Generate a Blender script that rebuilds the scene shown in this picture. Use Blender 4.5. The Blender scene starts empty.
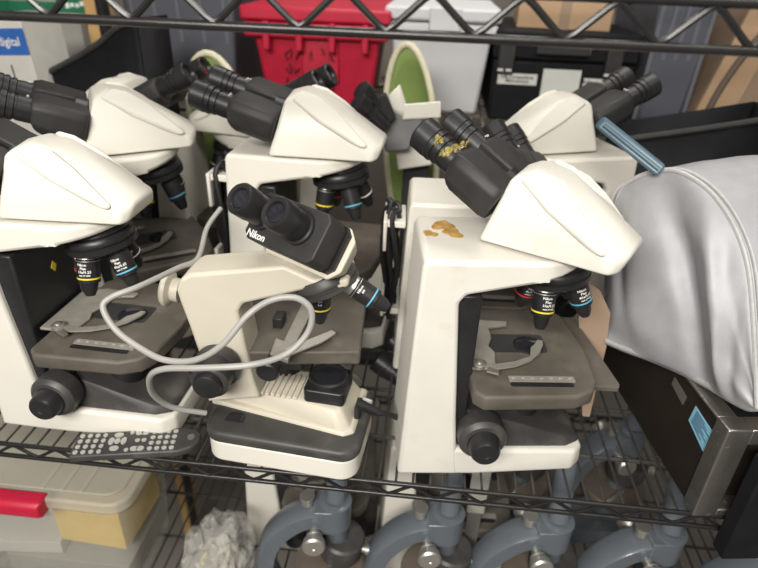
import bpy, bmesh, math, random
from mathutils import Vector as V, Matrix as M, noise
random.seed(7)
S = bpy.context.scene
COL = S.collection
PI = math.pi
R = math.radians

# ------------------------------------------------------------------ camera
CAM = V((0, -0.57, 0.6276))
FPX = 585.0
AX = M(((0.9945566, -0.07776846, 0.0693487),
        (0.0984287, 0.48280864, -0.87017677),
        (0.03419016, 0.87226595, 0.48783516)))      # camera axes in world coordinates
cd = bpy.data.cameras.new('camera'); cam = bpy.data.objects.new('camera', cd); COL.objects.link(cam)
cd.sensor_width = 36; cd.lens = FPX / 758 * 36; cd.clip_start = 0.02
cam.matrix_world = M.Translation(CAM) @ AX.to_4x4()
S.camera = cam
cd.dof.use_dof = True; cd.dof.focus_distance = 0.72; cd.dof.aperture_fstop = 3.5

# ------------------------------------------------------------------ world, light, exposure
W = bpy.data.worlds.new('world'); S.world = W; W.use_nodes = True
W.node_tree.nodes['Background'].inputs[0].default_value = (1.0, 0.97, 0.92, 1)
W.node_tree.nodes['Background'].inputs[1].default_value = 0.13
def area(name, loc, target, sx, sy, power, col=(1, 0.965, 0.905)):
    d = bpy.data.lights.new(name, 'AREA'); d.shape = 'RECTANGLE'; d.size = sx; d.size_y = sy
    d.energy = power; d.color = col
    o = bpy.data.objects.new(name, d); COL.objects.link(o); o.location = loc
    o.rotation_euler = (V(target) - V(loc)).to_track_quat('-Z', 'Y').to_euler()
area('aisle_light', (-0.45, -1.9, 1.55), (0.0, 0.1, 0.1), 1.3, 0.45, 62)
area('aisle_light_far', (0.5, -0.9, 2.2), (0.1, 0.2, 0.1), 1.4, 0.4, 14)
area('rear_aisle_light', (0.1, 1.0, 2.2), (0, 0.9, 0.3), 2.0, 0.5, 22)
S.view_settings.view_transform = 'Standard'; S.view_settings.look = 'None'
S.view_settings.gamma = 1; S.view_settings.use_curve_mapping = False
S.view_settings.exposure = 0.42

# ------------------------------------------------------------------ helpers
def ray(px, py): return AX @ V(((px - 379) / FPX, -(py - 284) / FPX, -1))
def at(px, py, y):            # point of the place seen at a pixel, on the upright plane at depth y
    r = ray(px, py); return CAM + r * ((y - CAM.y) / r.y)
def atz(px, py, z):           # the same on the level plane at height z
    r = ray(px, py); return CAM + r * ((z - CAM.z) / r.z)

def mat(name, col, rough=0.5, metal=0.0, var=0.08, vs=30, bump=0.0, bs=200, trans=0, alpha=1, ior=1.45, coat=0, stain=None):
    m = bpy.data.materials.new(name); m.use_nodes = True
    nt = m.node_tree; b = nt.nodes['Principled BSDF']
    tc = nt.nodes.new('ShaderNodeTexCoord')
    n = nt.nodes.new('ShaderNodeTexNoise'); n.inputs['Scale'].default_value = vs; n.inputs['Detail'].default_value = 6
    nt.links.new(tc.outputs['Object'], n.inputs['Vector'])
    rp = nt.nodes.new('ShaderNodeValToRGB')
    rp.color_ramp.elements[0].position = 0.3; rp.color_ramp.elements[1].position = 0.7
    rp.color_ramp.elements[0].color = (*[c * (1 - var) for c in col], 1)
    rp.color_ramp.elements[1].color = (*[min(1, c * (1 + var)) for c in col], 1)
    nt.links.new(n.outputs['Fac'], rp.inputs['Fac'])
    out = rp.outputs['Color']
    if stain:                 # patches of another colour with a shape of their own
        sc, lo, hi, k = stain
        n3 = nt.nodes.new('ShaderNodeTexNoise'); n3.inputs['Scale'].default_value = k; n3.inputs['Detail'].default_value = 8
        nt.links.new(tc.outputs['Object'], n3.inputs['Vector'])
        r3 = nt.nodes.new('ShaderNodeValToRGB'); r3.color_ramp.elements[0].position = lo; r3.color_ramp.elements[1].position = hi
        nt.links.new(n3.outputs['Fac'], r3.inputs['Fac'])
        mx = nt.nodes.new('ShaderNodeMix'); mx.data_type = 'RGBA'
        nt.links.new(r3.outputs['Color'], mx.inputs['Factor']); nt.links.new(out, mx.inputs['A'])
        mx.inputs['B'].default_value = (*sc, 1); out = mx.outputs['Result']
    nt.links.new(out, b.inputs['Base Color'])
    b.inputs['Roughness'].default_value = rough; b.inputs['Metallic'].default_value = metal
    b.inputs['Transmission Weight'].default_value = trans; b.inputs['Alpha'].default_value = alpha
    b.inputs['IOR'].default_value = ior; b.inputs['Coat Weight'].default_value = coat
    if bump:
        n2 = nt.nodes.new('ShaderNodeTexNoise'); n2.inputs['Scale'].default_value = bs; n2.inputs['Detail'].default_value = 4
        nt.links.new(tc.outputs['Object'], n2.inputs['Vector'])
        bp = nt.nodes.new('ShaderNodeBump'); bp.inputs['Strength'].default_value = bump; bp.inputs['Distance'].default_value = 0.002
        nt.links.new(n2.outputs['Fac'], bp.inputs['Height']); nt.links.new(bp.outputs['Normal'], b.inputs['Normal'])
    return m

IV = mat('ivory_enamel', (0.71, 0.68, 0.605), 0.38, var=0.03, vs=9, bump=0.03, bs=500)
IVD = mat('ivory_enamel_dusty', (0.68, 0.655, 0.59), 0.42, var=0.04, vs=14, bump=0.03, bs=500, stain=((0.62, 0.58, 0.48), 0.60, 0.75, 22))
BEI = mat('beige_enamel', (0.56, 0.52, 0.425), 0.42, var=0.04, vs=14)
STG = mat('stage_grey', (0.098, 0.086, 0.070), 0.55, var=0.15, vs=25, bump=0.1, bs=900, stain=((0.15, 0.135, 0.11), 0.55, 0.75, 18))
BLK = mat('black_plastic', (0.018, 0.018, 0.019), 0.38, var=0.2, vs=40)
BLKM = mat('black_matte', (0.028, 0.027, 0.026), 0.55, var=0.2, vs=40, bump=0.1, bs=700)
GRYB = mat('charcoal_plastic', (0.05, 0.048, 0.046), 0.45, var=0.15, vs=30, stain=((0.11, 0.10, 0.09), 0.58, 0.75, 14))
RUB = mat('rubber', (0.012, 0.012, 0.013), 0.5, var=0.2)
GLS = mat('lens_glass', (0.02, 0.02, 0.025), 0.05, var=0.1, coat=1)
CHR = mat('chrome', (0.75, 0.74, 0.72), 0.22, 1.0, var=0.03)
SIL = mat('satin_silver', (0.55, 0.53, 0.49), 0.38, 0.85, var=0.05)
CLIP = mat('worn_grey_metal', (0.33, 0.31, 0.27), 0.5, 0.35, var=0.12, vs=60)
WIRE = mat('black_epoxy_wire', (0.022, 0.021, 0.020), 0.28, 0.2, var=0.15, vs=60)
WIRED = mat('dusty_epoxy_wire', (0.045, 0.042, 0.038), 0.4, 0.1, var=0.25, vs=60)
WHT = mat('white_print', (0.85, 0.84, 0.80), 0.6, var=0.02)
YEL = mat('yellow_band', (0.85, 0.65, 0.04), 0.5, var=0.02)
REDB = mat('red_band', (0.6, 0.05, 0.04), 0.5, var=0.02)
BLUB = mat('blue_band', (0.12, 0.42, 0.60), 0.5, var=0.02)
CABG = mat('grey_cable', (0.33, 0.32, 0.30), 0.45, var=0.06)
FAB = mat('silver_fabric', (0.36, 0.36, 0.375), 0.50, 0.12, var=0.05, vs=60, bump=0.15, bs=900)
FABT = mat('silver_piping', (0.44, 0.435, 0.43), 0.5, 0.15, var=0.08, vs=200)
BLUG = mat('blue_grey_enamel', (0.115, 0.132, 0.150), 0.28, var=0.08, vs=14, stain=((0.22, 0.22, 0.21), 0.62, 0.8, 12), coat=0.3)
BRN = mat('brown_stage', (0.13, 0.105, 0.085), 0.5, var=0.15)
CARD = mat('cardboard', (0.42, 0.28, 0.17), 0.8, var=0.08, vs=12, bump=0.1)
CARDD = mat('cardboard_side', (0.30, 0.21, 0.145), 0.8, var=0.06, vs=12)
REDP = mat('red_plastic', (0.50, 0.014, 0.045), 0.4, var=0.06)
REDK = mat('marker_scribble', (0.13, 0.01, 0.015), 0.7)
WTP = mat('white_plastic', (0.62, 0.62, 0.64), 0.5, var=0.03, vs=5)
CLR = mat('milky_plastic', (0.55, 0.54, 0.47), 0.3, var=0.03, alpha=0.22)
CLRL = mat('frosted_lid', (0.60, 0.57, 0.48), 0.4, var=0.05, vs=10, alpha=0.48)
SLT = mat('slate_plastic', (0.10, 0.105, 0.125), 0.45, var=0.06, vs=6)
SLTL = mat('slate_ridge', (0.15, 0.155, 0.175), 0.45, var=0.06, vs=6)
CASE = mat('black_case', (0.010, 0.010, 0.012), 0.6, var=0.2)
CASE.node_tree.nodes['Principled BSDF'].inputs['Specular IOR Level'].default_value = 0.2
LBL = mat('paper_label', (0.66, 0.66, 0.62), 0.6, var=0.04)
LBLT = mat('label_ink', (0.12, 0.12, 0.12), 0.7)
GRN = mat('olive_green', (0.24, 0.33, 0.10), 0.5, var=0.08, vs=8)
CRM = mat('cream_rim', (0.70, 0.66, 0.48), 0.5, var=0.05)
BXW = mat('white_carton', (0.62, 0.60, 0.55), 0.7, var=0.04)
BXG = mat('grey_carton', (0.33, 0.32, 0.29), 0.7, var=0.04)
BXGR = mat('green_print', (0.01, 0.16, 0.075), 0.6, var=0.1)
BXB = mat('blue_print', (0.03, 0.13, 0.45), 0.6)
PNK = mat('pink_print', (0.65, 0.25, 0.26), 0.7)
WOOD = mat('pine', (0.55, 0.34, 0.14), 0.6, var=0.12, vs=8)
DSTL = mat('dark_steel', (0.085, 0.068, 0.056), 0.28, 0.75, var=0.15, vs=10)
STL = mat('brushed_steel', (0.38, 0.36, 0.33), 0.3, 0.9, var=0.12, vs=40, stain=((0.7, 0.69, 0.66), 0.66, 0.70, 70))
SKY = mat('pale_blue_sticker', (0.25, 0.55, 0.72), 0.5)
SLB = mat('steel_blue_plastic', (0.07, 0.125, 0.165), 0.35, var=0.06)
YPP = mat('yellow_paper', (0.85, 0.58, 0.10), 0.8, var=0.06)
TAPE = mat('yellow_tape_residue', (0.27, 0.215, 0.055), 0.35, var=0.45, vs=120)
RUST = mat('orange_stain', (0.46, 0.27, 0.07), 0.35, var=0.4, vs=90)
BAG = mat('clear_plastic_bag', (0.70, 0.69, 0.64), 0.14, var=0.03, alpha=0.30, coat=0.8)
CONC = mat('concrete', (0.22, 0.20, 0.18), 0.8, var=0.1, vs=4)
WALL = mat('wall_paint', (0.16, 0.14, 0.12), 0.8, var=0.08, vs=3)
BKEY = mat('grey_rubber_key', (0.42, 0.41, 0.38), 0.5, var=0.05)
NAVY = mat('navy_panel', (0.03, 0.04, 0.09), 0.4)

def lnk(name, mesh, m, parent=None):
    o = bpy.data.objects.new(name, mesh); COL.objects.link(o)
    if m: mesh.materials.append(m)
    if parent: o.parent = parent
    return o
def tag(o, label=None, cat=None, group=None, kind=None):
    if label: o['label'] = label
    if cat: o['category'] = cat
    if group: o['group'] = group
    if kind: o['kind'] = kind
    return o
def thing(name, label, cat, loc=(0, 0, 0), rz=0, s=1, group=None):
    o = bpy.data.objects.new(name, None); COL.objects.link(o); o.empty_display_size = 0.05
    o.location = loc; o.rotation_euler = (0, 0, rz); o.scale = (s, s, s)
    return tag(o, label, cat, group)

class MB:
    def __init__(s, T=None): s.b = bmesh.new(); s.T = T or M.Identity(4)
    def add(s, vs, fs):
        v = [s.b.verts.new(s.T @ V(p)) for p in vs]
        for f in fs:
            try: s.b.faces.new([v[i] for i in f])
            except ValueError: pass
        return s
    def box(s, a, c):
        (x0, y0, z0), (x1, y1, z1) = a, c
        return s.add([(x0, y0, z0), (x1, y0, z0), (x1, y1, z0), (x0, y1, z0), (x0, y0, z1), (x1, y0, z1), (x1, y1, z1), (x0, y1, z1)],
                     [(0, 3, 2, 1), (4, 5, 6, 7), (0, 1, 5, 4), (1, 2, 6, 5), (2, 3, 7, 6), (3, 0, 4, 7)])
    def prism(s, pts, e0, e1):          # outline of 3-D points swept from offset e0 to offset e1
        n = len(pts); e0 = V(e0); e1 = V(e1)
        vs = [V(p) + e0 for p in pts] + [V(p) + e1 for p in pts]
        return s.add(vs, [tuple(range(n))[::-1], tuple(range(n, 2 * n))] + [(i, (i + 1) % n, n + (i + 1) % n, n + i) for i in range(n)])
    def pz(s, pts, z0, z1): return s.prism([(x, y, 0) for x, y in pts], (0, 0, z0), (0, 0, z1))
    def py(s, pts, y0, y1): return s.prism([(x, 0, z) for x, z in pts], (0, y0, 0), (0, y1, 0))
    def hull(s, pts):
        t = bmesh.new()
        for p in pts: t.verts.new(s.T @ V(p))
        bmesh.ops.convex_hull(t, input=t.verts)
        bmesh.ops.dissolve_limit(t, angle_limit=0.03, verts=t.verts, edges=t.edges)
        me = bpy.data.meshes.new('t'); t.to_mesh(me); t.free()
        s.b.from_mesh(me); bpy.data.meshes.remove(me); return s
    def lathe(s, p, axis, prof, n=24, ref=None):   # prof: (distance along the axis, radius)
        p = V(p); a = V(axis).normalized()
        u = a.orthogonal().normalized() if ref is None else (V(ref) - a * a.dot(V(ref))).normalized()
        w = a.cross(u); vs = []; fs = []
        for t, r in prof:
            for i in range(n):
                q = 2 * PI * i / n; vs.append(p + a * t + (u * math.cos(q) + w * math.sin(q)) * r)
        k = len(prof)
        for j in range(k - 1):
            for i in range(n):
                i2 = (i + 1) % n; fs.append((j * n + i, j * n + i2, (j + 1) * n + i2, (j + 1) * n + i))
        fs.append(tuple(range(n))[::-1]); fs.append(tuple((k - 1) * n + i for i in range(n)))
        return s.add(vs, fs)
    def cyl(s, a, c, r, r2=None, n=20):
        a = V(a); c = V(c); return s.lathe(a, c - a, [(0, r), ((c - a).length, r if r2 is None else r2)], n)
    def tube(s, pts, r, n=8, closed=False):
        pts = [V(p) for p in pts]; vs = []; fs = []; u = None
        k = len(pts)
        for i, p in enumerate(pts):
            d = (pts[(i + 1) % k] - pts[i - 1]) if closed else (pts[min(i + 1, k - 1)] - pts[max(i - 1, 0)])
            d.normalize()
            u = d.orthogonal().normalized() if u is None else (u - d * d.dot(u)).normalized()
            w = d.cross(u)
            for j in range(n):
                q = 2 * PI * j / n; vs.append(p + (u * math.cos(q) + w * math.sin(q)) * r)
        for i in range(k if closed else k - 1):
            for j in range(n):
                a = i * n + j; b = i * n + (j + 1) % n; i2 = (i + 1) % k
                fs.append((a, b, i2 * n + (j + 1) % n, i2 * n + j))
        if not closed: fs += [tuple(range(n))[::-1], tuple((k - 1) * n + j for j in range(n))]
        return s.add(vs, fs)
    def grid(s, P):                     # P[i][j] of points
        a = len(P); c = len(P[0])
        return s.add([p for row in P for p in row], [(i * c + j, i * c + j + 1, (i + 1) * c + j + 1, (i + 1) * c + j) for i in range(a - 1) for j in range(c - 1)])
    def out(s, name, m, parent=None, bevel=0, seg=2, ang=35, solid=0, sub=0):
        if not solid: bmesh.ops.recalc_face_normals(s.b, faces=s.b.faces)
        me = bpy.data.meshes.new(name); s.b.to_mesh(me); s.b.free()
        for p in me.polygons: p.use_smooth = True
        me.set_sharp_from_angle(angle=R(ang))
        o = lnk(name, me, m, parent)
        if solid:
            x = o.modifiers.new('thickness', 'SOLIDIFY'); x.thickness = solid
        if bevel:
            x = o.modifiers.new('bevel', 'BEVEL'); x.width = bevel; x.segments = seg; x.limit_method = 'ANGLE'; x.angle_limit = R(30)
            x.harden_normals = False
            me.set_sharp_from_angle(angle=R(60))
            for p in me.polygons: p.use_smooth = True
        if sub:
            x = o.modifiers.new('sub', 'SUBSURF'); x.levels = sub; x.render_levels = sub
        return o

def rrect(x0, y0, x1, y1, r, n=4, corners=(1, 1, 1, 1)):
    P = []
    for k, (cx, cy, a0, ox, oy) in enumerate([(x1 - r, y1 - r, 0, x1, y1), (x0 + r, y1 - r, 90, x0, y1), (x0 + r, y0 + r, 180, x0, y0), (x1 - r, y0 + r, 270, x1, y0)]):
        if not corners[k]: P.append((ox, oy)); continue
        for i in range(n + 1):
            a = R(a0 + 90 * i / n); P.append((cx + r * math.cos(a), cy + r * math.sin(a)))
    return P
def spline(pts, n=8, closed=False):
    pts = [V(p) for p in pts]; k = len(pts); o = []
    for i in range(k if closed else k - 1):
        g = (lambda q: pts[q % k]) if closed else (lambda q: pts[max(0, min(k - 1, q))])
        a, b, c, d = g(i - 1), g(i), g(i + 1), g(i + 2)
        for j in range(n):
            t = j / n
            o.append(0.5 * ((2 * b) + (c - a) * t + (2 * a - 5 * b + 4 * c - d) * t * t + (3 * b - a - 3 * c + d) * t ** 3))
    if not closed: o.append(pts[-1])
    return o

def text(s, size, name, m, parent, O, X, Y, wrap=None, bold=0.0, res=2):
    """writing: origin O (centre), X along the line, Y up; wrap = radius of a cylinder it runs round"""
    cu = bpy.data.curves.new('t', 'FONT'); cu.body = s; cu.size = size; cu.align_x = 'CENTER'; cu.align_y = 'CENTER'
    cu.resolution_u = res; cu.offset = bold
    ob = bpy.data.objects.new('t', cu); COL.objects.link(ob)
    bpy.context.view_layer.update()
    me = bpy.data.meshes.new_from_object(ob.evaluated_get(bpy.context.evaluated_depsgraph_get()))
    bpy.data.objects.remove(ob); bpy.data.curves.remove(cu)
    X = V(X).normalized(); Y = V(Y); Y = (Y - X * X.dot(Y)).normalized(); N = X.cross(Y); O = V(O)
    for v in me.vertices:
        x, y = v.co.x, v.co.y
        if wrap: v.co = O + Y * y + X * wrap * math.sin(x / wrap) + N * wrap * (math.cos(x / wrap) - 1)
        else: v.co = O + X * x + Y * y
    me.materials.clear()
    return lnk(name, me, m, parent)

# ------------------------------------------------------------------ the setting
def struct(o): return tag(o, kind='structure')
struct(MB().box((-3, -2.2, -1.32), (3, 2.3, -1.3)).out('floor', CONC))
struct(MB().box((-3, 2.3, -1.3), (3, 2.36, 2.6)).out('wall_back', WALL))

# ------------------------------------------------------------------ near shelving unit
UZ = 0.567
su = thing('wire_shelving_unit', 'black wire shelving unit whose shelves carry the microscopes, zigzag front rails', 'shelving', (0, 0, -1.3))
def wire_shelf(name, z, gap, per, ph, rr, dm, span=(-1.05, 1.05), sp=0.0236, depth=0.70, rear=True):
    k = MB(); zo = 1.3
    zt = z + zo; zb = z - gap + zo
    for y in (0, depth)[:2 if rear else 1]:
        k.cyl((span[0], y, zt), (span[1], y, zt), rr, n=12); k.cyl((span[0], y, zb), (span[1], y, zb), rr, n=12)
    sh = k.out('shelf_rail', WIRE, su)
    k = MB()
    for y in (0, depth)[:2 if rear else 1]:
        x = span[0] + ph; P = []
        top, bot = zt - rr * 0.6, zb + rr * 0.6
        rd = per * 0.1
        while x < span[1]:
            P += [(x - rd, y, bot + (top - bot) * .16), (x, y, bot), (x + rd, y, bot + (top - bot) * .16),
                  (x + per / 2 - rd, y, top - (top - bot) * .16), (x + per / 2, y, top), (x + per / 2 + rd, y, top - (top - bot) * .16)]
            x += per
        k.tube(P, rr * 0.72, 8)
    k.out('zigzag_wire', WIRE, su)
    k = MB(); x = span[0]
    while x < span[1]:
        k.cyl((x, -0.002, zt + rr * .2), (x, depth, zt + rr * .2), 0.0019, n=6); x += sp
    for y in (0.09, 0.20, 0.31, 0.42, 0.53, 0.64): k.cyl((span[0], y, zt - 0.003), (span[1], y, zt - 0.003), 0.0032, n=8)
    k.out('deck_wires', dm, su)
    return sh
wire_shelf('upper', UZ + 0.037, 0.037, 0.0795, (-0.048 + 1.05) % 0.0795, 0.0045, WIRE, rear=False)
wire_shelf('middle', -0.0035, 0.0225, 0.0640, (0.107 + 1.05) % 0.0640, 0.0034, WIRED)
LZ = -0.44
wire_shelf('lower', LZ - 0.004, 0.0225, 0.0640, 0.01, 0.0034, WIRED)
for x in (-1.06, 1.06):
    for y in (0, 0.70): MB().cyl((x, y, 0), (x, y, 2.1), 0.0125).out('post', WIRE, su)

# ------------------------------------------------------------------ upright microscope with a turning head
def objective(root, O, D, band, chrome_top, text_lines, face):
    """O on the nosepiece, D the way it points, face = direction its printing faces"""
    D = V(D).normalized(); O = V(O)
    L = 0.048
    ob = MB().lathe(O, D, [(0, .0128), (.008, .0128), (.010, .0145), (.040, .0138), (.0415, .0110), (.052, .0090), (.059, .0060)], 24).out('objective', BLK, root, bevel=0)
    MB().lathe(O, D, [(0.0335, .01435), (.0355, .01425)], 24).out('colour_band', band, ob)
    if chrome_top:
        MB().lathe(O, D, [(0.0002, .0132), (.0085, .0132), (.0115, .0150)], 24).out('chrome_collar', SIL, ob)
    if text_lines:
        F = V(face); F = (F - D * D.dot(F)).normalized(); U = -D; X = U.cross(F)
        for i, (t, sz, dx) in enumerate(text_lines):
            ang = dx; N = (F * math.cos(ang) + X * math.sin(ang)); XX = U.cross(N)
            text(t, sz, 'marking', WHT, ob, O + D * (0.0155 + i * 0.0047) + N * 0.0147, XX, U, wrap=0.0147, bold=0.0001, res=1)
    return ob

def rot2(yaw): return M.Rotation(yaw, 4, 'Z')

def scope_head(root, T, ivory, binoc=True, spread=0.034, roll=0.0, inc=28):
    """T places the head frame: u along the wedge, eyepieces towards -u"""
    k = MB(T)
    k.hull([(-.078, -.052, .003), (-.078, .052, .003), (.076, -.046, .003), (.076, .046, .003), (.084, -.036, .004), (.084, .036, .004),
            (-.050, -.045, .086), (-.050, .045, .086), (-.030, -.022, .095), (-.030, .022, .095), (-.050, 0, .092), (.000, -.022, .088), (.000, .022, .088),
            (.030, -.030, .066), (.030, .030, .066), (.080, -.042, .020), (.080, .042, .020), (.092, -.026, .026), (.092, .026, .026)])
    h = k.out('head_housing', ivory, root, bevel=0.005, seg=4)
    for sg in (-1, 1):
        MB(T).hull([(-.042, sg * .0448, .0878), (-.026, sg * .028, .0965), (-.002, sg * .0285, .0910), (.026, sg * .035, .0715), (.074, sg * .0455, .0260), (.064, sg * .0492, .0220), (.0, sg * .0480, .0570),
                    (-.04, sg * .02, .06), (.05, sg * .02, .03)]).out('raised_panel', ivory, h, bevel=0.005, seg=4)
    MB(T).lathe((0.0, 0, -.002), (0, 0, 1), [(0, .036), (.008, .036)], 28).out('head_seat', GRYB, root)
    if not binoc: return h
    a = V((-math.cos(R(inc)), 0, math.sin(R(inc)))); v = V((0, 1, 0)); n = v.cross(a) * -1
    if n.z < 0: n = -n
    P = V((-.060, 0, .050))
    Rr = M.Rotation(roll, 3, a)
    v = Rr @ v; n = Rr @ n
    MB(T).lathe(P, a, [(-.01, .026), (.022, .026)], 24).out('binocular_mount', BLK, root)
    for sg in (-1, 1):
        c = P + v * (sg * spread)
        w = 0.0285
        f = lambda t, q, r_: c + a * t + v * (sg * q) + n * r_
        pr = []
        for t_, k_ in ((.004, .92), (.012, 1), (.066, 1), (.076, .86)):
            pr += [(t_, -.027 * k_, .021 * k_), (t_, .020 * k_, .022 * k_), (t_, .027 * k_, .012 * k_)]
            pr += [(t_ - (.010 * math.cos(q) if t_ > .05 else 0), .027 * k_ * math.sin(q), -.006 - .024 * k_ * math.cos(q)) for q in [R(g) for g in range(-75, 76, 30)]]
        hs = MB(T).hull([f(*q) for q in pr]).out('prism_housing', BLKM, root, bevel=0.003, seg=3)
        e = MB(T).lathe(c, a, [(.066, .0180), (.092, .0180), (.0925, .0172), (.095, .0172), (.096, .0192), (.101, .0192), (.1015, .0184), (.104, .0184), (.105, .0208), (.110, .0208), (.1105, .0200), (.112, .0200), (.113, .0212), (.133, .0212), (.135, .0195), (.133, .0155), (.127, .013)], 28).out('eyepiece', BLK, root)
        MB(T).lathe(c, a, [(.123, .0128), (.1285, .0128)], 20).out('lens', GLS, e)
        text('10x/20', 0.0042, 'marking', WHT, e, T @ (c + a * .081 + v * 0 + n * .0182), (T.to_3x3() @ v), -(T.to_3x3() @ a), wrap=0.0182, bold=0.0001, res=1)  # white lettering, also standing in for silver glints on the eyepiece
    return h

def microscope(label, loc, yaw, s=1.0, hyaw=0.0, head=(.150, 0), ivory=IV, group=None, detail=True, objs=None, cord=False, binoc=True, roll=0, plate=False, stage_dx=0, name='compound_microscope', hw=None, inc=28, nx=0):
    root = thing(name, label, 'microscope', loc, yaw, s, group)
    W2 = .067
    # stand: foot, column and arm in one casting
    k = MB()
    k.py([(-.010, 0), (.075, 0), (.070, .035), (.063, .10), (.055, .20), (.049, .278), (.057, .289), (.150, .308), (.190, .3165), (.209, .322), (.209, .333), (.007, .333), (.003, .325)], -W2, W2)
    for xc in (.13, .15, .165, .18, .192, .201):
        bmesh.ops.bisect_plane(k.b, geom=k.b.verts[:] + k.b.edges[:] + k.b.faces[:], plane_co=(xc, 0, 0), plane_no=(1, 0, 0))
    for v in k.b.verts:
        t = (v.co.x - .13) / .079
        if t > 0: v.co.y *= (1 - min(1, t) ** 2.6 * .72)
    k.hull([(.002, y, z) for y in (-W2 + .0004, W2 - .0004) for z in (0, .05)] + [(.095, y, z) for y in (-W2 + .0004, W2 - .0004) for z in (0, .046)] + [(.237, y, 0) for y in (-.057, .057)] + [(.254, y, 0) for y in (-.042, .042)]
           + [(.237, y, .036) for y in (-.057, .057)] + [(.252, y, .034) for y in (-.040, .040)])
    k.out('stand', ivory, root, bevel=0.005, seg=3)
    # lamp housing on the foot
    lh = MB().hull([(.07, y, .042) for y in (-.058, .066)] + [(.07, y, .105) for y in (-.050, .055)] + [(.225, y, .0375) for y in (-.050, .059)] + [(.250, y, .036) for y in (-.036, .044)]
              + [(.15, y, .080) for y in (-.048, .052)] + [(.222, y, .052) for y in (-.044, .050)] + [(.246, y, .044) for y in (-.034, .040)]).out('lamp_housing', GRYB, root, bevel=0.004, seg=3)
    fl = MB().lathe((.165, 0, .07), (.25, 0, 1), [(0, .026), (.018, .026), (.02, .023), (.016, .019)], 28).out('field_lens', BLK, root)
    MB().lathe((.1685, 0, .084), (.25, 0, 1), [(0, .0185), (.003, .0185)], 24).out('lens', GLS, fl)
    # focus block and knobs
    MB().box((.050, -.058, .06), (.078, .058, .284)).out('rack_cover', BLK, root, bevel=0.003)
    MB().box((.07, -.045, .07), (.110, .045, .150)).out('focus_block', BLK, root, bevel=0.004)
    for sg in (-1, 1):
        kn = MB().lathe((.098, sg * .046, .078), (0, sg, 0), [(0, .024), (.008, .024), (.010, .031), (.018, .032), (.034, .032), (.038, .029), (.040, .0265)], 32).out('coarse_focus_knob', GRYB, root)
        MB().lathe((.098, sg * .085, .078), (0, sg, 0), [(0, .0215), (.018, .019), (.022, .0165), (.0225, .006), (.0218, .005)], 28).out('fine_focus_knob', BLK, kn)
    # stage
    x0 = .073 + stage_dx; x1 = x0 + .168; y0 = -.102; y1 = .105; zt = .168
    sp = MB().pz([(x0, y0 + .012), (x0 + .012, y0), (x0 + .125, y0 + .004), (x0 + .150, y0 + .016), (x0 + .160, y0 + .035), (x0 + .168, y0 + .10), (x0 + .162, y1 - .02), (x0 + .15, y1), (x0 + .01, y1), (x0, y1 - .01)], zt - .022, zt)
    st = sp.out('stage', STG, root, bevel=0.004, seg=3)
    MB().pz(rrect(x0 + .048, y0 + .022, x0 + .128, y0 + .030, .003), zt - .004, zt + .0006).out('slot', BLK, st)
    MB().pz(rrect(x0 + .048, y0 + .031, x0 + .132, y0 + .042, .001), zt - .002, zt + .0012).out('ruler_strip', CLIP, st)
    if detail:
        for i, t in enumerate(('30', '40', '50', '60', '70', '80', '90')):
            text(t, .0045, 'marking', WHT, st, (x0 + .054 + i * .012, y0 + .0365, zt + .0016), (1, 0, 0), (0, 1, 0), res=1)
    MB().pz(rrect(x0 + .035, -.008, x0 + .115, .035, .006), zt - .004, zt + .0005).out('stage_opening', BLKM, st)
    MB().lathe((x0 + .090, .008, zt - .03), (0, 0, 1), [(0, .02), (.032, .02), (.0325, .014)], 24).out('condenser', GLS, root)
    MB().box((x0 + .03, -.03, .115), (x0 + .13, .05, .151)).out('stage_carrier', BLKM, root, bevel=0.003)
    # specimen holder
    sh = MB().pz([(x0 - .012, -.050), (x0 + .030, -.050), (x0 + .036, -.038), (x0 + .040, -.015), (x0 + .034, .0), (x0 + .042, .02), (x0 + .042, .045), (x0 + .07, .052), (x0 + .072, .062), (x0 + .02, .066), (x0 - .012, .05)], zt + .001, zt + .005)
    sh = sh.out('specimen_holder', CLIP, root, bevel=0.001)
    arc = [(x0 + .012, -.052), (x0 + .035, -.054), (x0 + .060, -.048), (x0 + .082, -.036), (x0 + .098, -.020), (x0 + .108, .000)]
    up = [(x + .002, y + .010) for x, y in arc]
    MB().pz(arc + [(x0 + .110, .010), (x0 + .103, .011), (x0 + .098, .002), (x0 + .090, -.006)] + up[-3::-1], zt + .0055, zt + .008).out('clamp_finger', CLIP, sh)
    MB().lathe((x0 + .013, -.046, zt + .005), (0, 0, 1), [(0, .009), (.005, .009), (.006, .0075), (.0065, .004), (.009, .004)], 20).out('screw', SIL, sh)
    MB().prism([(x0 + .020, -.060, zt + .006), (x0 + .034, -.066, zt + .006), (x0 + .036, -.060, zt + .006), (x0 + .024, -.052, zt + .006)], (0, 0, 0), (0, 0, .003)).out('lever', SIL, sh)
    if plate:
        MB().pz([(x0 + .120, -.045), (x0 + .200, -.052), (x0 + .204, -.045), (x0 + .195, .12), (x0 + .120, .12)], zt - .030, zt - .0225).out('stage_slide_plate', STG, root, bevel=0.001)
        MB().cyl((x0 + .150, -.05, .136), (x0 + .150, .1, .136), .006).out('slide_rail', BLK, root)
    # nosepiece
    c = V((.165 + nx, 0, .311)); ax = V((.14, .03, -1)).normalized()
    MB().lathe(c - ax * .004, ax, [(-.004, .038), (.008, .0415)], 32).out('nosepiece_seat', BLK, root)
    npz = MB().lathe(c, ax, [(0.004, .036), (.006, .040), (.008, .0425), (.013, .0445), (.016, .0445), (.017, .0425), (.018, .0425), (.019, .0455), (.026, .0455), (.029, .041), (.032, .028)], 36).out('nosepiece', BLK, root)
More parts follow.
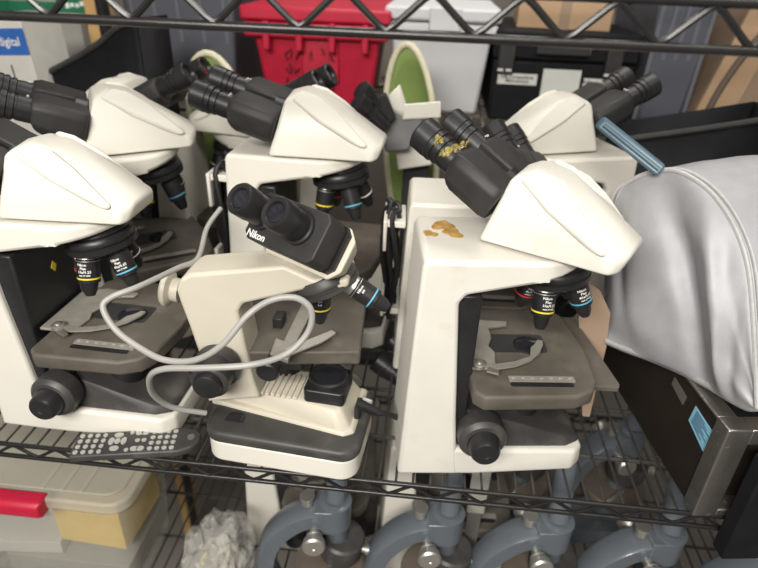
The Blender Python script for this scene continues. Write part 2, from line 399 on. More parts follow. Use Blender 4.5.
    objs = objs or [(215, YEL, 1, '10x/0.25'), (305, BLUB, 0, '40x/0.65'), (125, REDB, 1, '4x/0.10'), (35, WHT, 1, '100x/1.25')]
    u = ax.orthogonal().normalized(); ux = (V((1, 0, 0)) - ax * ax.x).normalized(); uy = (V((0, 1, 0)) - ax * ax.y - ux * ux.y).normalized()
    for az, band, chm, mag in objs:
        r_ = ux * math.cos(R(az)) + uy * math.sin(R(az))
        D = (ax + r_ * .32).normalized()
        tl = [('Nikon', .0048, -.1), ('Plan', .0048, 0), (mag, .0050, .1), ('∞/0.17 WD', .0030, .1)] if detail else None
        objective(root, c + ax * .027 + r_ * .025, D, band, chm, tl, (.1, -1, .4))
    # head
    T = M.Translation((head[0], head[1], .333)) @ rot2(hyaw)
    if hw:                    # head given in the room: x, y, turn, size
        p = rot2(-yaw) @ V(((hw[0] - loc[0]) / s, (hw[1] - loc[1]) / s, 0))
        T = M.Translation((p.x, p.y, .333 if len(hw) < 5 else hw[4] / s)) @ rot2(hw[2] - yaw) @ M.Scale(hw[3] / s, 4)
    scope_head(root, T, ivory, binoc=binoc, roll=roll, inc=inc)
    if cord:
        k = MB(); rr = random.Random(5)
        for j in range(5):
            ox = -.018 - .008 * (j % 3); oy = -.035 + .014 * j
            P = [(ox, oy + .018 * math.sin(q), .20 + .105 * math.cos(q)) for q in [2 * PI * i / 24 for i in range(24)]]
            P = [(p[0] + .006 * math.sin(3 * i / 24 * 2 * PI + j), p[1], p[2]) for i, p in enumerate(P)]
            k.tube(P, .0044, 8, closed=True)
        k.out('power_cord', RUB, root)
        for zz in (.115, .285):
            MB().hull([(-.001, y, z) for y in (-.045, .035) for z in (zz - .006, zz + .006)] + [(-.034, y, z) for y in (-.045, .035) for z in (zz - .005, zz + .005)]).out('cord_hook', ivory, root, bevel=0.002)
        for zz in (.135, .265):
            MB().box((-.038, -.05, zz - .028), (-.032, .04, zz + .028)).out('cord_hook_lip', ivory, root, bevel=0.002)
    return root

C_YAW = R(7)
UG = 'upright ivory microscopes'
mc = microscope('large ivory microscope with orange stains on its arm, beside the silver dust cover', (-.009, .081, 0), C_YAW, 1.0, hw=(.157, .081, R(-30), .99), ivory=IVD, plate=True, group=UG, stage_dx=.002, nx=.009,
                objs=[(236, YEL, 1, '10x/0.25'), (148, REDB, 1, '4x/0.10'), (336, BLUB, 0, '40x/0.65'), (45, WHT, 1, '100x/1.25')])
ma = microscope('large ivory microscope at the left end of the front row, cut by the frame', (-.590, .100, 0), R(-2), 1.0, hw=(-.437, .086, R(0), .97), group=UG, stage_dx=.022,
                objs=[(248, YEL, 1, '10x/0.25'), (332, BLUB, 0, '40x/0.65'), (190, REDB, 1, '4x/0.10'), (75, WHT, 1, '100x/1.25')])
mg = microscope('ivory microscope directly behind the small beige microscope, tall black twin eyepieces', (-.322, .375, 0), R(-3), 1.05, hw=(-.166, .345, R(-2), 1.04), inc=17, roll=R(-9), group=UG, cord=True, detail=False)
mf = microscope('ivory microscope behind the left end one, shiny head turned slantwise', (-.604, .243, 0), R(34), 1.04, hw=(-.474, .325, R(32), 1.02), inc=20, roll=R(-6), group=UG, detail=False)
mh = microscope('ivory microscope mostly hidden behind the stained one, its black eyepieces just showing', (-.030, .310, 0), R(3), .93, hw=(.214, .238, R(-44), .93, .280), inc=38, roll=R(20), group=UG, cord=True, detail=False)

bpy.context.view_layer.update()
def on_yz(px, py, x): r_ = ray(px, py); return CAM + r_ * ((x - CAM.x) / r_.x)
q = ma.matrix_world.inverted() @ on_yz(54, 266, -.5105)
MB().prism([(.0785, q.y + .006 * math.cos(g), q.z + .008 * math.sin(g)) for g in (0, PI / 2, PI, 3 * PI / 2)], (0, 0, 0), (.0006, 0, 0)).out('warning_mark', YEL, ma)
# marks left on the stained microscope
def splat(name, m, parent, c, rx, ry, z, seed, N=22, h=.0008):
    r_ = random.Random(seed); P = []
    ph = [r_.uniform(0, 6) for _ in range(3)]
    for i in range(N):
        q = 2 * PI * i / N; k = 1 + .22 * math.sin(2 * q + ph[0]) + .16 * math.sin(3 * q + ph[1]) + .08 * math.sin(5 * q + ph[2])
        P.append((c[0] + rx * k * math.cos(q), c[1] + ry * k * math.sin(q)))
    return MB().pz(P, z, z + h).out(name, m, parent, bevel=.0003)
splat('dried_stain', RUST, mc, (.037, .034), .012, .017, .3331, 3)
splat('dried_stain', RUST, mc, (.046, .012), .012, .013, .3333, 5)
splat('dried_stain', RUST, mc, (.018, .008), .008, .009, .3331, 9)
def blob(name, m, parent, P, r):
    k = MB()
    for p in P: k.lathe(V(p) - V((0, 0, r)), (0, 0, 1), [(0, r * .5), (r * .5, r), (r * 1.5, r), (r * 2, r * .5)], 10)
    return k.out(name, m, parent)

# ------------------------------------------------------------------ small beige microscope in the middle
mb = thing('compound_microscope', 'small beige microscope on a black topped base, grey cable looped round it', 'microscope', (-.168, .06, 0))
L = lambda p: V(p) - V((-.168, .06, 0))
TB = M.Rotation(R(-5), 4, 'Z')
OUT = rrect(-.110, -.066, .110, .072, .026, 6)
MB(TB).pz([(x * .98, y * .97) for x, y in OUT], .003, .038).out('base', IV, mb, bevel=.003)
MB(TB).pz(OUT, .036, .056).out('base_cover', GRYB, mb, bevel=.007, seg=4)
for x in (-.09, .09):
    for y in (-.05, .05): MB(TB).cyl((x, y, 0), (x, y, .004), .009).out('foot', RUB, mb)
MB(TB).hull([(x, y, .054) for x, y in ((-.112, .0), (.082, -.034), (.094, -.024), (.094, .066), (-.112, .066))] + [(x, y, .086) for x, y in ((-.085, .006), (.066, -.018), (.075, -.012), (.074, .058), (-.085, .058))]).out('deck', BEI, mb, bevel=.006, seg=3)
MB(TB).hull([(x, y, .054) for x, y in ((-.118, -.010), (.084, -.036), (.098, -.026), (.098, .068), (-.118, .068))] + [(x, y, .061) for x, y in ((-.118, -.008), (.082, -.032), (.094, -.024), (.094, .066), (-.118, .066))]).out('deck_skirt', BEI, mb, bevel=.002)
for i in range(8): MB(TB).box((-.050 + i * .0082, -.010, .0850), (-.0462 + i * .0082, .040, .0895)).out('vent_rib', BEI, mb, bevel=.0008)
ld = MB(TB).pz(rrect(.020, -.010, .078, .050, .007), .084, .106).out('lamp_housing', BLK, mb, bevel=.002)
MB(TB).lathe((.049, .020, .106), (0, 0, 1), [(0, .028), (.007, .028), (.009, .025), (.006, .021), (.0058, .0205)], 32).out('lamp_collar', BLK, mb)
MB(TB).lathe((.049, .020, .107), (0, 0, 1), [(0, .0195), (.006, .0195)], 28).out('lamp_glass', GLS, mb)
MB(TB).box((.0915, -.004, .062), (.0985, .020, .082)).out('switch', BLK, mb, bevel=.001)
MB(TB).lathe((-.072, -.040, .050), (0, 1, 0), [(0, .015), (.010, .015)], 24).out('dimmer_wheel', BLK, mb)
MB(TB).lathe((.098, .030, .068), (1, -.3, 0), [(0, .005), (.012, .005)], 14).out('plug_collar', WHT, mb)
# arm
arm_px = [(206, 402), (213, 396), (205, 372), (190, 328), (180, 302), (176, 290), (180, 279), (190, 274), (240, 270), (284, 266), (314, 280), (334, 280), (348, 278), (349, 287), (340, 290), (310, 289), (243, 304), (238, 312), (246, 350), (253, 380), (260, 398)]
AP = [L(at(x, y, .045)) for x, y in arm_px]
MB().prism([(p.x, 0, p.z) for p in AP], (0, -.016, 0), (0, .042, 0)).out('arm', BEI, mb, bevel=.005, seg=3)
ed = L(at(172, 290, .07))
MB().lathe(ed + V((.012, 0, 0)), (-1, 0, .12), [(0, .016), (.010, .016), (.014, .024), (.019, .024), (.022, .021)], 28).out('tilt_flange', BEI, mb)
kc = L(at(209, 381, .0))
kb = MB().lathe((kc.x, -.02, kc.z), (0, -1, -.05), [(0, .030), (.014, .031), (.016, .026), (.020, .026), (.040, .0255), (.043, .022)], 32).out('coarse_focus_knob', GRYB, mb)
MB().lathe((kc.x, -.063, kc.z - .002), (0, -1, -.05), [(0, .019), (.008, .018), (.010, .015)], 28).out('fine_focus_knob', BLK, kb)
# stage
zs = .158
sq = [L(atz(x, y, zs)) for x, y in ((236, 352), (360, 352), (366, 300), (362, 262), (250, 275))]
MB().pz([(p.x, p.y) for p in sq], zs - .022, zs).out('stage', STG, mb, bevel=.003)
MB().box((-.03, .035, .10), (.01, .075, .137)).out('stage_carrier', BLK, mb, bevel=.003)
MB().cyl((-.02, .06, .06), (-.02, .06, .14), .022).out('stage_post', BLK, mb)
q = [L(atz(x, y, zs + .004)) for x, y in ((302, 306), (314, 310), (296, 345), (288, 362), (270, 356), (276, 340), (284, 343), (290, 330))]
hb = MB().pz([(p.x, p.y) for p in q], zs + .001, zs + .008).out('specimen_holder', CLIP, mb, bevel=.001)
q = [L(atz(x, y, zs + .006)) for x, y in ((285, 352), (332, 333), (336, 336), (322, 345), (290, 358))]
MB().pz([(p.x, p.y) for p in q], zs + .009, zs + .011).out('clamp_finger', SIL, hb)
q = L(atz(279, 324, zs)); MB().box((q.x - .006, q.y - .012, zs), (q.x + .008, q.y + .012, zs + .016)).out('holder_block', BLK, hb, bevel=.001)
q = L(at(270, 366, .03)); MB().lathe((q.x, q.y + .03, q.z), (0, -1, 0), [(0, .008), (.03, .008), (.031, .0145), (.044, .0145), (.046, .012)], 24).out('stage_knob', BLK, mb)
# nosepiece and objectives
nc = L(at(327, 281, .075)); na = V((.42, -.08, -.9)).normalized()
MB().lathe(nc - na * .014, na, [(0, .036), (.008, .041), (.012, .041), (.013, .038), (.016, .038), (.017, .0415), (.022, .0415), (.025, .034)], 36).out('nosepiece', GRYB, mb)
objective(mb, nc + na * .008 + V((-.012, 0, .004)), (-.02, -.02, -1), YEL, False, [('Nikon', .0046, .1), ('E10', .0034, .1), ('0.25', .003, .1)], (.1, -1, .5))
objective(mb, nc + na * .008 + V((.026, -.004, .010)), (.86, -.10, -.50), BLUB, True, [('Nikon', .0046, .1), ('E40', .0034, .1)], (.1, -1, .5))
# binocular head
phi, eps = R(56), R(40)
a_in = V((math.cos(phi) * math.cos(eps), math.sin(phi) * math.cos(eps), -math.sin(eps)))
sx = V((math.sin(phi), -math.cos(phi), 0)); nn = sx.cross(a_in); nn = nn if nn.z > 0 else -nn
P = L(at(286, 226, .040))
HB = lambda s_, n_, t_: P + sx * s_ + nn * n_ + a_in * t_
def slab(t0, t1, hs, hn, c, k1=1.0):
    oc = [(-hs + c, -hn), (hs - c, -hn), (hs, -hn + c), (hs, hn - c), (hs - c, hn), (-hs + c, hn), (-hs, hn - c), (-hs, -hn + c)]
    return [HB(x, y, t0) for x, y in oc] + [HB(x * k1, y * k1, t1) for x, y in oc]
MB().hull(slab(0, .034, .058, .031, .008)).out('binocular_body', BLKM, mb, bevel=.002)
MB().hull([p - sx * .004 for p in slab(.0355, .042, .066, .030, .008)]).out('head_gasket', BLK, mb)
MB().hull([p + sx * .002 - nn * .002 for p in slab(.041, .076, .068, .034, .014, .74)]).out('head_housing', BEI, mb, bevel=.003)
for sg in (-1, 1):
    c = HB(sg * .030 - .010, .004, 0)
    e = MB().lathe(c, -a_in, [(-.004, .0215), (.004, .0215), (.005, .0185), (.024, .0185), (.025, .0195), (.044, .0195), (.047, .0175), (.046, .013), (.042, .0115)], 30).out('eyepiece', BLK, mb)
    MB().lathe(c - a_in * .040, -a_in, [(0, .0115), (.0035, .0105)], 20).out('lens', GLS, e)
text('Nikon', .0125, 'marking', WHT, mb, HB(-.036, -.0240, -.0006), sx, nn, bold=.0003)
# power lead from the base
k = MB(); k.tube(spline([L(p) for p in (at(358, 404, .05), at(372, 412, .05), at(388, 414, .06), at(402, 420, .10))], 8), .0042, 10)
k.lathe(L(at(357, 403, .05)), L(at(378, 412, .05)) - L(at(357, 403, .05)), [(0, .0075), (.03, .0055)], 12)
k.out('power_lead', RUB, mb)
# grey cable
cab = [(221, 208, .20), (207, 228, .17), (198, 258, .10), (178, 268, .06), (140, 286, .0), (112, 297, -.02), (103, 308, -.03), (116, 330, -.04), (140, 348, -.05), (165, 360, -.06), (195, 360, -.065),
       (222, 345, -.065), (248, 315, -.05), (272, 300, -.035), (296, 298, -.03), (311, 310, -.03), (308, 332, -.035), (286, 354, -.05), (250, 365, -.07), (200, 368, -.075), (164, 369, -.07), (150, 377, -.06), (153, 394, -.04), (172, 407, -.02), (206, 413, .0)]
tag(MB().tube(spline([at(*c) for c in cab], 10), .0036, 10).out('cable', CABG), 'loose grey cable looping across the arm of the small beige microscope', 'cable')

# ------------------------------------------------------------------ remote control
rc = thing('remote_control', 'dark grey remote control with rows of pale keys, on the left front of the shelf', 'remote control', (-.385, .016, .0), R(11))
ROL = [(-.085, -.026), (.060, -.024), (.078, -.017), (.088, -.004), (.088, .010), (.080, .020), (.060, .025), (-.080, .020), (-.087, .014)]
MB().pz(ROL, .0, .012).out('body', GRYB, rc, bevel=.003, seg=3)
def key(x, y, rx, ry):
    MB().pz([(x + rx * math.cos(2 * PI * i / 14), y + ry * math.sin(2 * PI * i / 14)) for i in range(14)], .0115, .0136).out('key', BKEY, rc)
for r_ in range(4):
    for c_ in range(4): key(-.078 + c_ * .0105, -.019 + r_ * .0105, .0034 if c_ < 3 else .0032, .0034)
key(-.0275, -.014, .0065, .0045); key(-.0275, .012, .0065, .0045); key(-.035, .0, .004, .007); key(-.018, .0, .004, .007); key(-.0268, 0, .0042, .005)
for x in (.000, .0085): key(x, -.016, .0055, .0042); key(x, .015, .0055, .0042)
key(-.010, .016, .003, .003); key(-.010, -.018, .003, .003); key(0.001, .0, .0035, .003); key(.010, 0, .0035, .003)
for r_ in range(4):
    for c_ in range(4): key(.0215 + c_ * .0100, -.017 + r_ * .0108, .0036, .0032)
lk = MB().pz([(.075 + .0052 * math.cos(2 * PI * i / 20), .003 + .0052 * math.sin(2 * PI * i / 20)) for i in range(20)], .0115, .0130).out('power_key', SIL, rc)

# ------------------------------------------------------------------ steel appliance at the right and its silver cover
ay = R(8)
ap = thing('steel_appliance', 'dark steel sided appliance with blue sticker under the silver dust cover', 'appliance', (.379, -.004, 0), ay)
AW, AD, AH = .34, .36, .146
MB().box((.004, .02, 0), (AW, AD, AH)).out('body', DSTL, ap, bevel=.002)
k = MB()
k.box((0, -.004, 0), (.032, .022, AH + .004)); k.box((.030, -.004, AH - .020), (AW, .022, AH + .004)); k.box((AW - .03, -.004, 0), (AW, .022, AH)); k.box((.03, -.004, -.0), (AW, .022, .012))
k.box((0, .020, AH), (.026, .16, AH + .004))
k.out('front_frame', STL, ap, bevel=.002)
MB().box((.036, -.036, -.045), (AW - .02, -.012, AH - .022)).out('door', CASE, ap, bevel=.003)
MB().box((.028, .024, AH), (AW - .01, AD, AH + .003)).out('top_panel', CASE, ap)
rg = MB().lathe((.075, .10, AH + .003), (0, 0, 1), [(0, .045), (.010, .045), (.012, .040), (.006, .033), (.004, .010), (.010, .008)], 32).out('chrome_dish', CHR, ap)
bpy.context.view_layer.update()
def side(px, py):             # point on the left side panel, in the appliance's own frame
    N = V((math.cos(ay), math.sin(ay), 0)); A0 = V(ap.location) + N * .004; r_ = ray(px, py)
    p = CAM + r_ * ((A0 - CAM).dot(N) / r_.dot(N)); return rot2(-ay) @ (p - V(ap.location))
Q = [side(*p) for p in ((696, 406), (715.5, 436), (704, 453), (689, 420))]
q = MB().prism(Q, (-.0008, 0, 0), (.001, 0, 0)).out('sticker', SKY, ap)
for i in range(8):
    t = .1 + i * .1; a0, b0 = Q[0].lerp(Q[3], t), Q[1].lerp(Q[2], t); a1, b1 = a0.lerp(b0, .12), a0.lerp(b0, .55 + .33 * ((i * 7) % 3) / 2); dz = (Q[3] - Q[0]) * .035
    MB().prism([a1, b1, b1 + dz, a1 + dz], (-.0012, 0, 0), (-.0008, 0, 0)).out('sticker_print', NAVY, q)
MB().prism([side(*p) for p in ((675, 377), (687, 397), (683, 405), (672, 384))], (-.0008, 0, 0), (.001, 0, 0)).out('rating_plate', SIL, ap)

def lerp(a, b, t): return a + (b - a) * t
def curve_at(P, t):
    d = [0]
    for i in range(len(P) - 1): d.append(d[-1] + (P[i + 1] - P[i]).length)
    t *= d[-1]
    for i in range(len(P) - 1):
        if t <= d[i + 1] or i == len(P) - 2:
            return P[i].lerp(P[i + 1], (t - d[i]) / max(1e-9, d[i + 1] - d[i]))
cv = thing('dust_cover', 'silver grey fabric dust cover with piped seams draped over the steel appliance', 'cover', tuple(atz(690, 330, .17)))
CL = V(cv.location)
seam = spline([at(x, y, d) - CL for x, y, d in ((606, 290, .27), (608, 235, .26), (613, 196, .25), (630, 181, .235), (652, 172, .215), (676, 171, .19), (700, 183, .16), (720, 203, .13), (737, 232, .10), (748, 268, .07), (753, 320, .04), (756, 380, .01), (757, 408, -.005))], 8)
hem = spline([at(x, y, d) - CL for x, y, d in ((604, 343, .19), (625, 352, .165), (650, 361, .135), (680, 374, .10), (705, 387, .07), (730, 402, .03), (746, 410, .008), (757, 411, -.006))], 8)
NU, NV = 70, 60
P = []
EN = V((-.75, -.62, .1)).normalized()
for i in range(NU + 1):
    u = i / NU; a = curve_at(seam, u); b = curve_at(hem, u); row = []
    for j in range(NV + 1):
        v = j / NV; p = a.lerp(b, v)
        env = math.sin(PI * min(1, u * 1.0)) * math.sin(PI * v) ** .7
        fold = .005 * math.sin(11 * u - 4 * v + 1.0) * env * (0.35 + v) + .009 * math.exp(-((u - .55 - .25 * v) / .05) ** 2) * env * 1.8 - .011 * math.exp(-((u - .42 - .22 * v) / .05) ** 2) * env * 1.7
        fold += .008 * noise.noise(V((u * 4, v * 3, 3))) * math.sin(PI * v) + .0015 * noise.noise(V((u * 12, v * 8, 8))) * env
        fold += -.016 * math.exp(-((u - .30 + .10 * v) / .05) ** 2) * math.exp(-((v - .30) / .3) ** 2) + .010 * math.exp(-((u - .66 - .10 * v) / .035) ** 2) * env * v - .010 * math.exp(-((u - .74 - .10 * v) / .035) ** 2) * env * v
        p = p + EN * (.022 * env + fold)
        row.append(p)
    P.append(row)
MB().grid(P).out('end_panel', FAB, cv, solid=.0015, ang=180)
# top panel: from the seam over to the right
P = []
for i in range(NU + 1):
    u = i / NU; a = curve_at(seam, u); row = []
    for j in range(31):
        v = j / 30
        ridge = .006 * math.sin(PI * min(1, v * 2.2)) * math.sin(PI * u)
        q = a + V((.36 * v, .10 * v + .0 * v, .020 * math.sin(v * 1.6) * math.sin(PI * u) ** .5)) + V((0, 0, ridge))
        q += V((-.2, -.5, .8)) * (.006 * noise.noise(V((u * 5, v * 5, 1))) + .002 * noise.noise(V((u * 14, v * 10, 4)))) * min(1, v * 6)
        row.append(q)
    P.append(row)
MB().grid(P).out('top_panel', FAB, cv, solid=.0015, ang=180)
MB().tube(seam, .0030, 8).out('seam_piping', FABT, cv)
MB().tube([p + V((.006, -.002, .003)) for p in seam], .0022, 8).out('seam_piping', FABT, cv)
k = MB(); n_ = len(hem)
k.grid([[p + EN * .0012 + V((0, 0, .009)), p + EN * .0015 + V((0, 0, .004)), p + EN * .0005 - V((0, 0, .001))] for p in hem]).out('hem', FABT, cv, solid=.002, ang=180)

# ------------------------------------------------------------------ black crates on the shelf
def crate(label, P, depth, h, th=.006, rim=.006):
    """P: rim line of the near side (3-D points); the crate runs back and down from it"""
    o = thing('plastic_crate', label, 'crate', tuple(P[0]) if 0 else (P[0].x, P[0].y, 0))
    O = V(o.location); Q = [p - O for p in P]
    MB().grid([[p, V((p.x, p.y, p.z * .5)), V((p.x, p.y, .002))] for p in Q]).out('front_wall', CASE, o, solid=th, ang=60)
    k = MB(); 
    MB().tube(Q, rim, 8).out('rim', BLKM, o)
    D = V(depth)
    F = lambda p: V((p.x, p.y, .002))
    MB().grid([[Q[-1], Q[-1] + D], [F(Q[-1]), F(Q[-1] + D)]]).out('side_wall', CASE, o, solid=th)
    MB().grid([[p + D, F(p + D)] for p in Q]).out('back_wall', CASE, o, solid=th)
    MB().grid([[F(p), F(p + D)] for p in Q]).out('bottom', CASE, o, solid=th)
    return o
crate('black plastic crate with curved rim at the back left, in front of the cartons', spline([at(10, 96, .60), at(42, 76, .60), at(72, 60, .60), at(98, 44, .60), at(114, 30, .60), at(135, 18, .60)], 4), (.02, .09, 0), .36)
crate('black tray standing behind the silver dust cover', [at(612, 141, .52), at(660, 135, .52), at(710, 128, .52), at(775, 118, .52)], (.03, .14, 0), .32)

# ------------------------------------------------------------------ microscopes at the back of the shelf
microscope('ivory microscope at the back left, short black eyepieces rising before the slate tote', (-.455, .50, 0), R(178), .98, hw=(-.603, .509, R(176), 1.0), group=UG, detail=False)
microscope('ivory microscope at the back, its black eyepieces seen in front of the red tote', (-.232, .545, 0), R(172), .97, hw=(-.373, .539, R(171), 1.0), group=UG, detail=False)
mi = microscope('ivory microscope at the back right, long black eyepieces pointing at the black case', (.331, .50, 0), R(200), 1.05, hw=(.194, .45, R(204), .96), group=UG, detail=False)

# squat grey and ivory microscope in front of the white tote
mj = thing('stereo_microscope', 'squat grey and ivory microscope with paired black eyepieces in front of the white tote', 'microscope', (-.05, .50, 0))
Lj = lambda x, y, d: at(x, y, d) - V((-.05, .50, 0))
MB().hull([Lj(x, y, d) for x, y in ((388, 96), (400, 84), (404, 112), (385, 108)) for d in (.46, .52)] + [Lj(412, 122, .47), Lj(412, 122, .54)]).out('head_housing', IV, mj, bevel=.003)
MB().hull([Lj(x, y, d) for x, y in ((404, 104), (441, 101), (441, 118), (402, 120)) for d in (.46, .55)]).out('arm_cover', IV, mj, bevel=.003)
MB().hull([Lj(x, y, d) for x, y in ((380, 134), (394, 108), (424, 118), (408, 150), (386, 152)) for d in (.465, .53)]).out('prism_block', mat('mid_grey_enamel', (.20, .20, .20), .4), mj, bevel=.003)
MB().hull([Lj(x, y, d) for x, y in ((395, 145), (430, 120), (432, 165), (398, 170)) for d in (.50, .55)]).out('column', IV, mj, bevel=.003)
MB().box((-.06, -.04, .0), (.10, .12, .03)).out('foot', IV, mj, bevel=.004)
MB().box((.00, .03, .02), (.05, .07, .33)).out('pillar', BLKM, mj, bevel=.003)
for (x, y, d) in ((360, 88, .44), (357, 100, .42)):
    p = Lj(x, y, d); q = Lj(x + 28, y + 28, d + .03)
    e = MB().lathe(p, q - p, [(0, .013), (.002, .0165), (.022, .0165), (.024, .013), (.034, .013), (.035, .0155), (.055, .0155), (.07, .0155)], 20).out('eyepiece', BLK, mj)
MB().hull([Lj(x, y, d) for x, y in ((372, 98), (386, 92), (396, 118), (384, 130)) for d in (.445, .49)]).out('eyepiece_bridge', BLK, mj, bevel=.003)

# blue bar leaning behind the cover
p0, p1 = at(600, 122, .24), at(662, 172, .19)
bb = thing('plastic_bar', 'steel blue plastic bar leaning between the silver dust cover and a black eyepiece', 'bar', tuple(p0))
d_ = (p1 - p0); w_ = d_.cross(V((0, -1, .2))).normalized() * .009
MB().prism([-w_, w_, d_ + w_, d_ - w_], (0, 0, 0), (0, .010, 0)).out('bar', SLB, bb, bevel=.004, seg=4)
MB().tube([d_ * .06 + V((0, -.001, 0)), d_ * .95 + V((0, -.001, 0))], .003, 8).out('rib', SLB, bb)

# oval green lined shells
def shell(label, px):
    Cn = at(*px[0]); o = thing('oval_shell', label, 'plastic shell', tuple(Cn))
    ru, rv, tiltv, yawv = px[1:]
    top = Cn.z + rv; rv = top / 2 - .004; Cn.z = top / 2; o.location = Cn
    T = M.Rotation(yawv, 4, 'Z') @ M.Rotation(tiltv, 4, 'Y')
    rim = [T @ V((ru * math.cos(q) * (1 + .12 * math.sin(q)), 0, rv * math.sin(q))) for q in [2 * PI * i / 36 for i in range(36)]]
    MB().tube(rim, .0065, 10, closed=True).out('rim', CRM, o)
    G = []
    for j in range(8):
        f = 1 - j / 7.0; dep = .045 * (1 - f * f)
        G.append([p * max(f, .01) + (T @ V((0, dep, 0))) for p in rim] + [rim[0] * max(f, .01) + (T @ V((0, dep, 0)))])
    MB().grid(G).out('bowl', GRN, o, solid=.003, ang=180)
    return o
shell('green lined oval shell with cream rim in front of the slate tote', [(228, 150, .66), .075, .205, R(-8), R(-8)])
shell('green lined oval shell with cream rim between the red and white totes', [(412, 146, .66), .058, .205, R(-6), R(-20)])

# ------------------------------------------------------------------ rear shelving unit and what stands on it
BZ = .30
rs = thing('wire_shelving_unit', 'rear black wire shelving unit carrying the plastic totes and boxes', 'shelving', (0, .78, -1.3))
k = MB()
for z in (BZ + 1.3,):
    for y in (0, .55): k.cyl((-1.6, y, z - .002), (1.6, y, z - .002), .004, n=8); k.cyl((-1.6, y, z - .03), (1.6, y, z - .03), .004, n=8)
k.out('shelf_rail', WIRE, rs)
k = MB(); x = -1.6
while x < 1.6: k.cyl((x, 0, BZ + 1.3), (x, .55, BZ + 1.3), .0028, n=6); x += .026
for y in (.12, .24, .36, .46): k.cyl((-1.6, y, BZ + 1.294), (1.6, y, BZ + 1.294), .004, n=6)
k.out('deck_wires', mat('worn_zinc_wire', (.30, .27, .22), .45, .5), rs)
for x in (-.74, 1.1): MB().cyl((x, 0, 0), (x, 0, 2.2), .014).out('post', WIRE, rs)
MB().box((-1.6, .0, .9), (1.6, .55, .92)).out('lower_deck', BLKM, rs)

def tapered(o, x0, x1, y0, y1, z0, z1, tp, m, name='body', **kw):
    return MB().hull([(x0 + tp, y0 + tp, z0), (x1 - tp, y0 + tp, z0), (x1 - tp, y1 - tp, z0), (x0 + tp, y1 - tp, z0), (x0, y0, z1), (x1, y0, z1), (x1, y1, z1), (x0, y1, z1)]).out(name, m, o, bevel=.008, **kw)
def frontpt(x, y, d=.84): return at(x, y, d)
YB = .84
# red tote
a, b = frontpt(252, 30), frontpt(382, 30)
rt = thing('storage_tote', 'red plastic storage tote with hinged lid on the rear shelving', 'tote', ((a.x + b.x) / 2, YB, BZ + .003), R(2))
w = (b.x - a.x) / 2; h = a.z - BZ + .02
tapered(rt, -w, w, 0, .35, 0, h, .025, REDP)
MB().box((-w - .02, -.02, h), (w + .02, .37, h + .03)).out('lid', REDP, rt, bevel=.006)
MB().box((-w - .015, -.016, h - .035), (w + .015, .36, h - .002)).out('rim', REDP, rt, bevel=.006)
for i in range(4): MB().box((-w + .03 + i * w * .5, -.026, h - .06), (-w + .045 + i * w * .5, .0, h + .0)).out('rib', REDP, rt, bevel=.003)
MB().box((-.035, .004, .06), (.05, .02, h - .04)).out('recess_panel', REDP, rt, bevel=.003)
k = MB(); rr = random.Random(4)
for row in range(3):
    x = -.07
    for i in range(5):
        P = [(x + rr.uniform(-.006, .012) , -.0005 + .014 * (1 - (h - .07 - row * .035) / h), h - .07 - row * .035 + rr.uniform(-.016, .016)) for _ in range(5)]
        k.tube(spline(P, 3), .0018, 5); x += rr.uniform(.018, .03)
k.out('marker_scribble', REDK, rt)
# white tote
a, b = frontpt(391, 30, .86), frontpt(494, 30, .86)
wt = thing('storage_tote', 'translucent white storage tote with lid between red tote and black case', 'tote', ((a.x + b.x) / 2, .86, BZ + .003), 0)
w = (b.x - a.x) / 2; h = a.z - BZ + .02
tapered(wt, -w, w, 0, .35, 0, h, .018, WTP)
MB().box((-w - .014, -.016, h), (w + .014, .366, h + .028)).out('lid', WTP, wt, bevel=.006)
MB().box((-w - .010, -.012, h - .03), (w + .010, .36, h - .004)).out('rim', WTP, wt, bevel=.006)
MB().box((-.03, -.024, h - .02), (.04, .0, h + .03)).out('latch', WTP, wt, bevel=.004)
# black case
a, b = frontpt(496, 47, .84), frontpt(640, 50, .84)
bc = thing('equipment_case', 'black equipment case with white labels on the rear shelving', 'case', ((a.x + b.x) / 2, YB, BZ + .003), R(0))
w = (b.x - a.x) / 2; h = a.z - BZ
MB().box((-w, 0, 0), (w, .34, h - .028)).out('body', CASE, bc, bevel=.006)
MB().box((-w - .003, -.006, h - .026), (w + .003, .34, h + .035)).out('lid', CASE, bc, bevel=.006)
for x in (-w + .008, w - .07): 
    q = MB().box((x, -.018, h - .055), (x + .035, .0, h + .01)).out('latch', BLKM, bc, bevel=.003)
    MB().box((x, -.0195, h - .050), (x + .012, -.017, h - .045)).out('latch_pin', LBL, q); MB().box((x + .018, -.0195, h - .050), (x + .03, -.017, h - .045)).out('latch_pin', LBL, q)
MB().box((-w * .45, -.024, h - .012), (w * .30, -.004, h + .012)).out('carry_handle', BLKM, bc, bevel=.004)
def label_on(o, x0, z0, x1, z1, y, lines, fs=.011, f0=.32, df=.36):
    q = MB().box((x0, y - .0015, z0), (x1, y, z1)).out('paper_label', LBL, o)
    for i, t in enumerate(lines):
        text(t, fs, 'marking', LBLT, q, ((x0 + x1) / 2, y - .002, z1 - (z1 - z0) * (f0 + df * i)), (1, 0, 0), (0, 0, 1), res=1, bold=.0004)
hh = h - .03
label_on(bc, -w + .012, hh * .62, -w + .100, hh * .80, 0, ['UB Comparison', 'Microscope'])
label_on(bc, -w * .28, hh * .30, w * .26, hh * .90, 0, ['Refractometer', '0.1 - 10 X 7'], .011, .70, .16)
label_on(bc, w * .31, hh * .60, w - .045, hh * .78, 0, ['Refractometer', 'Laboratory'])
label_on(bc, w - .155, h - .010, w - .105, h + .016, -.006, ['05152018'], .011, .5)
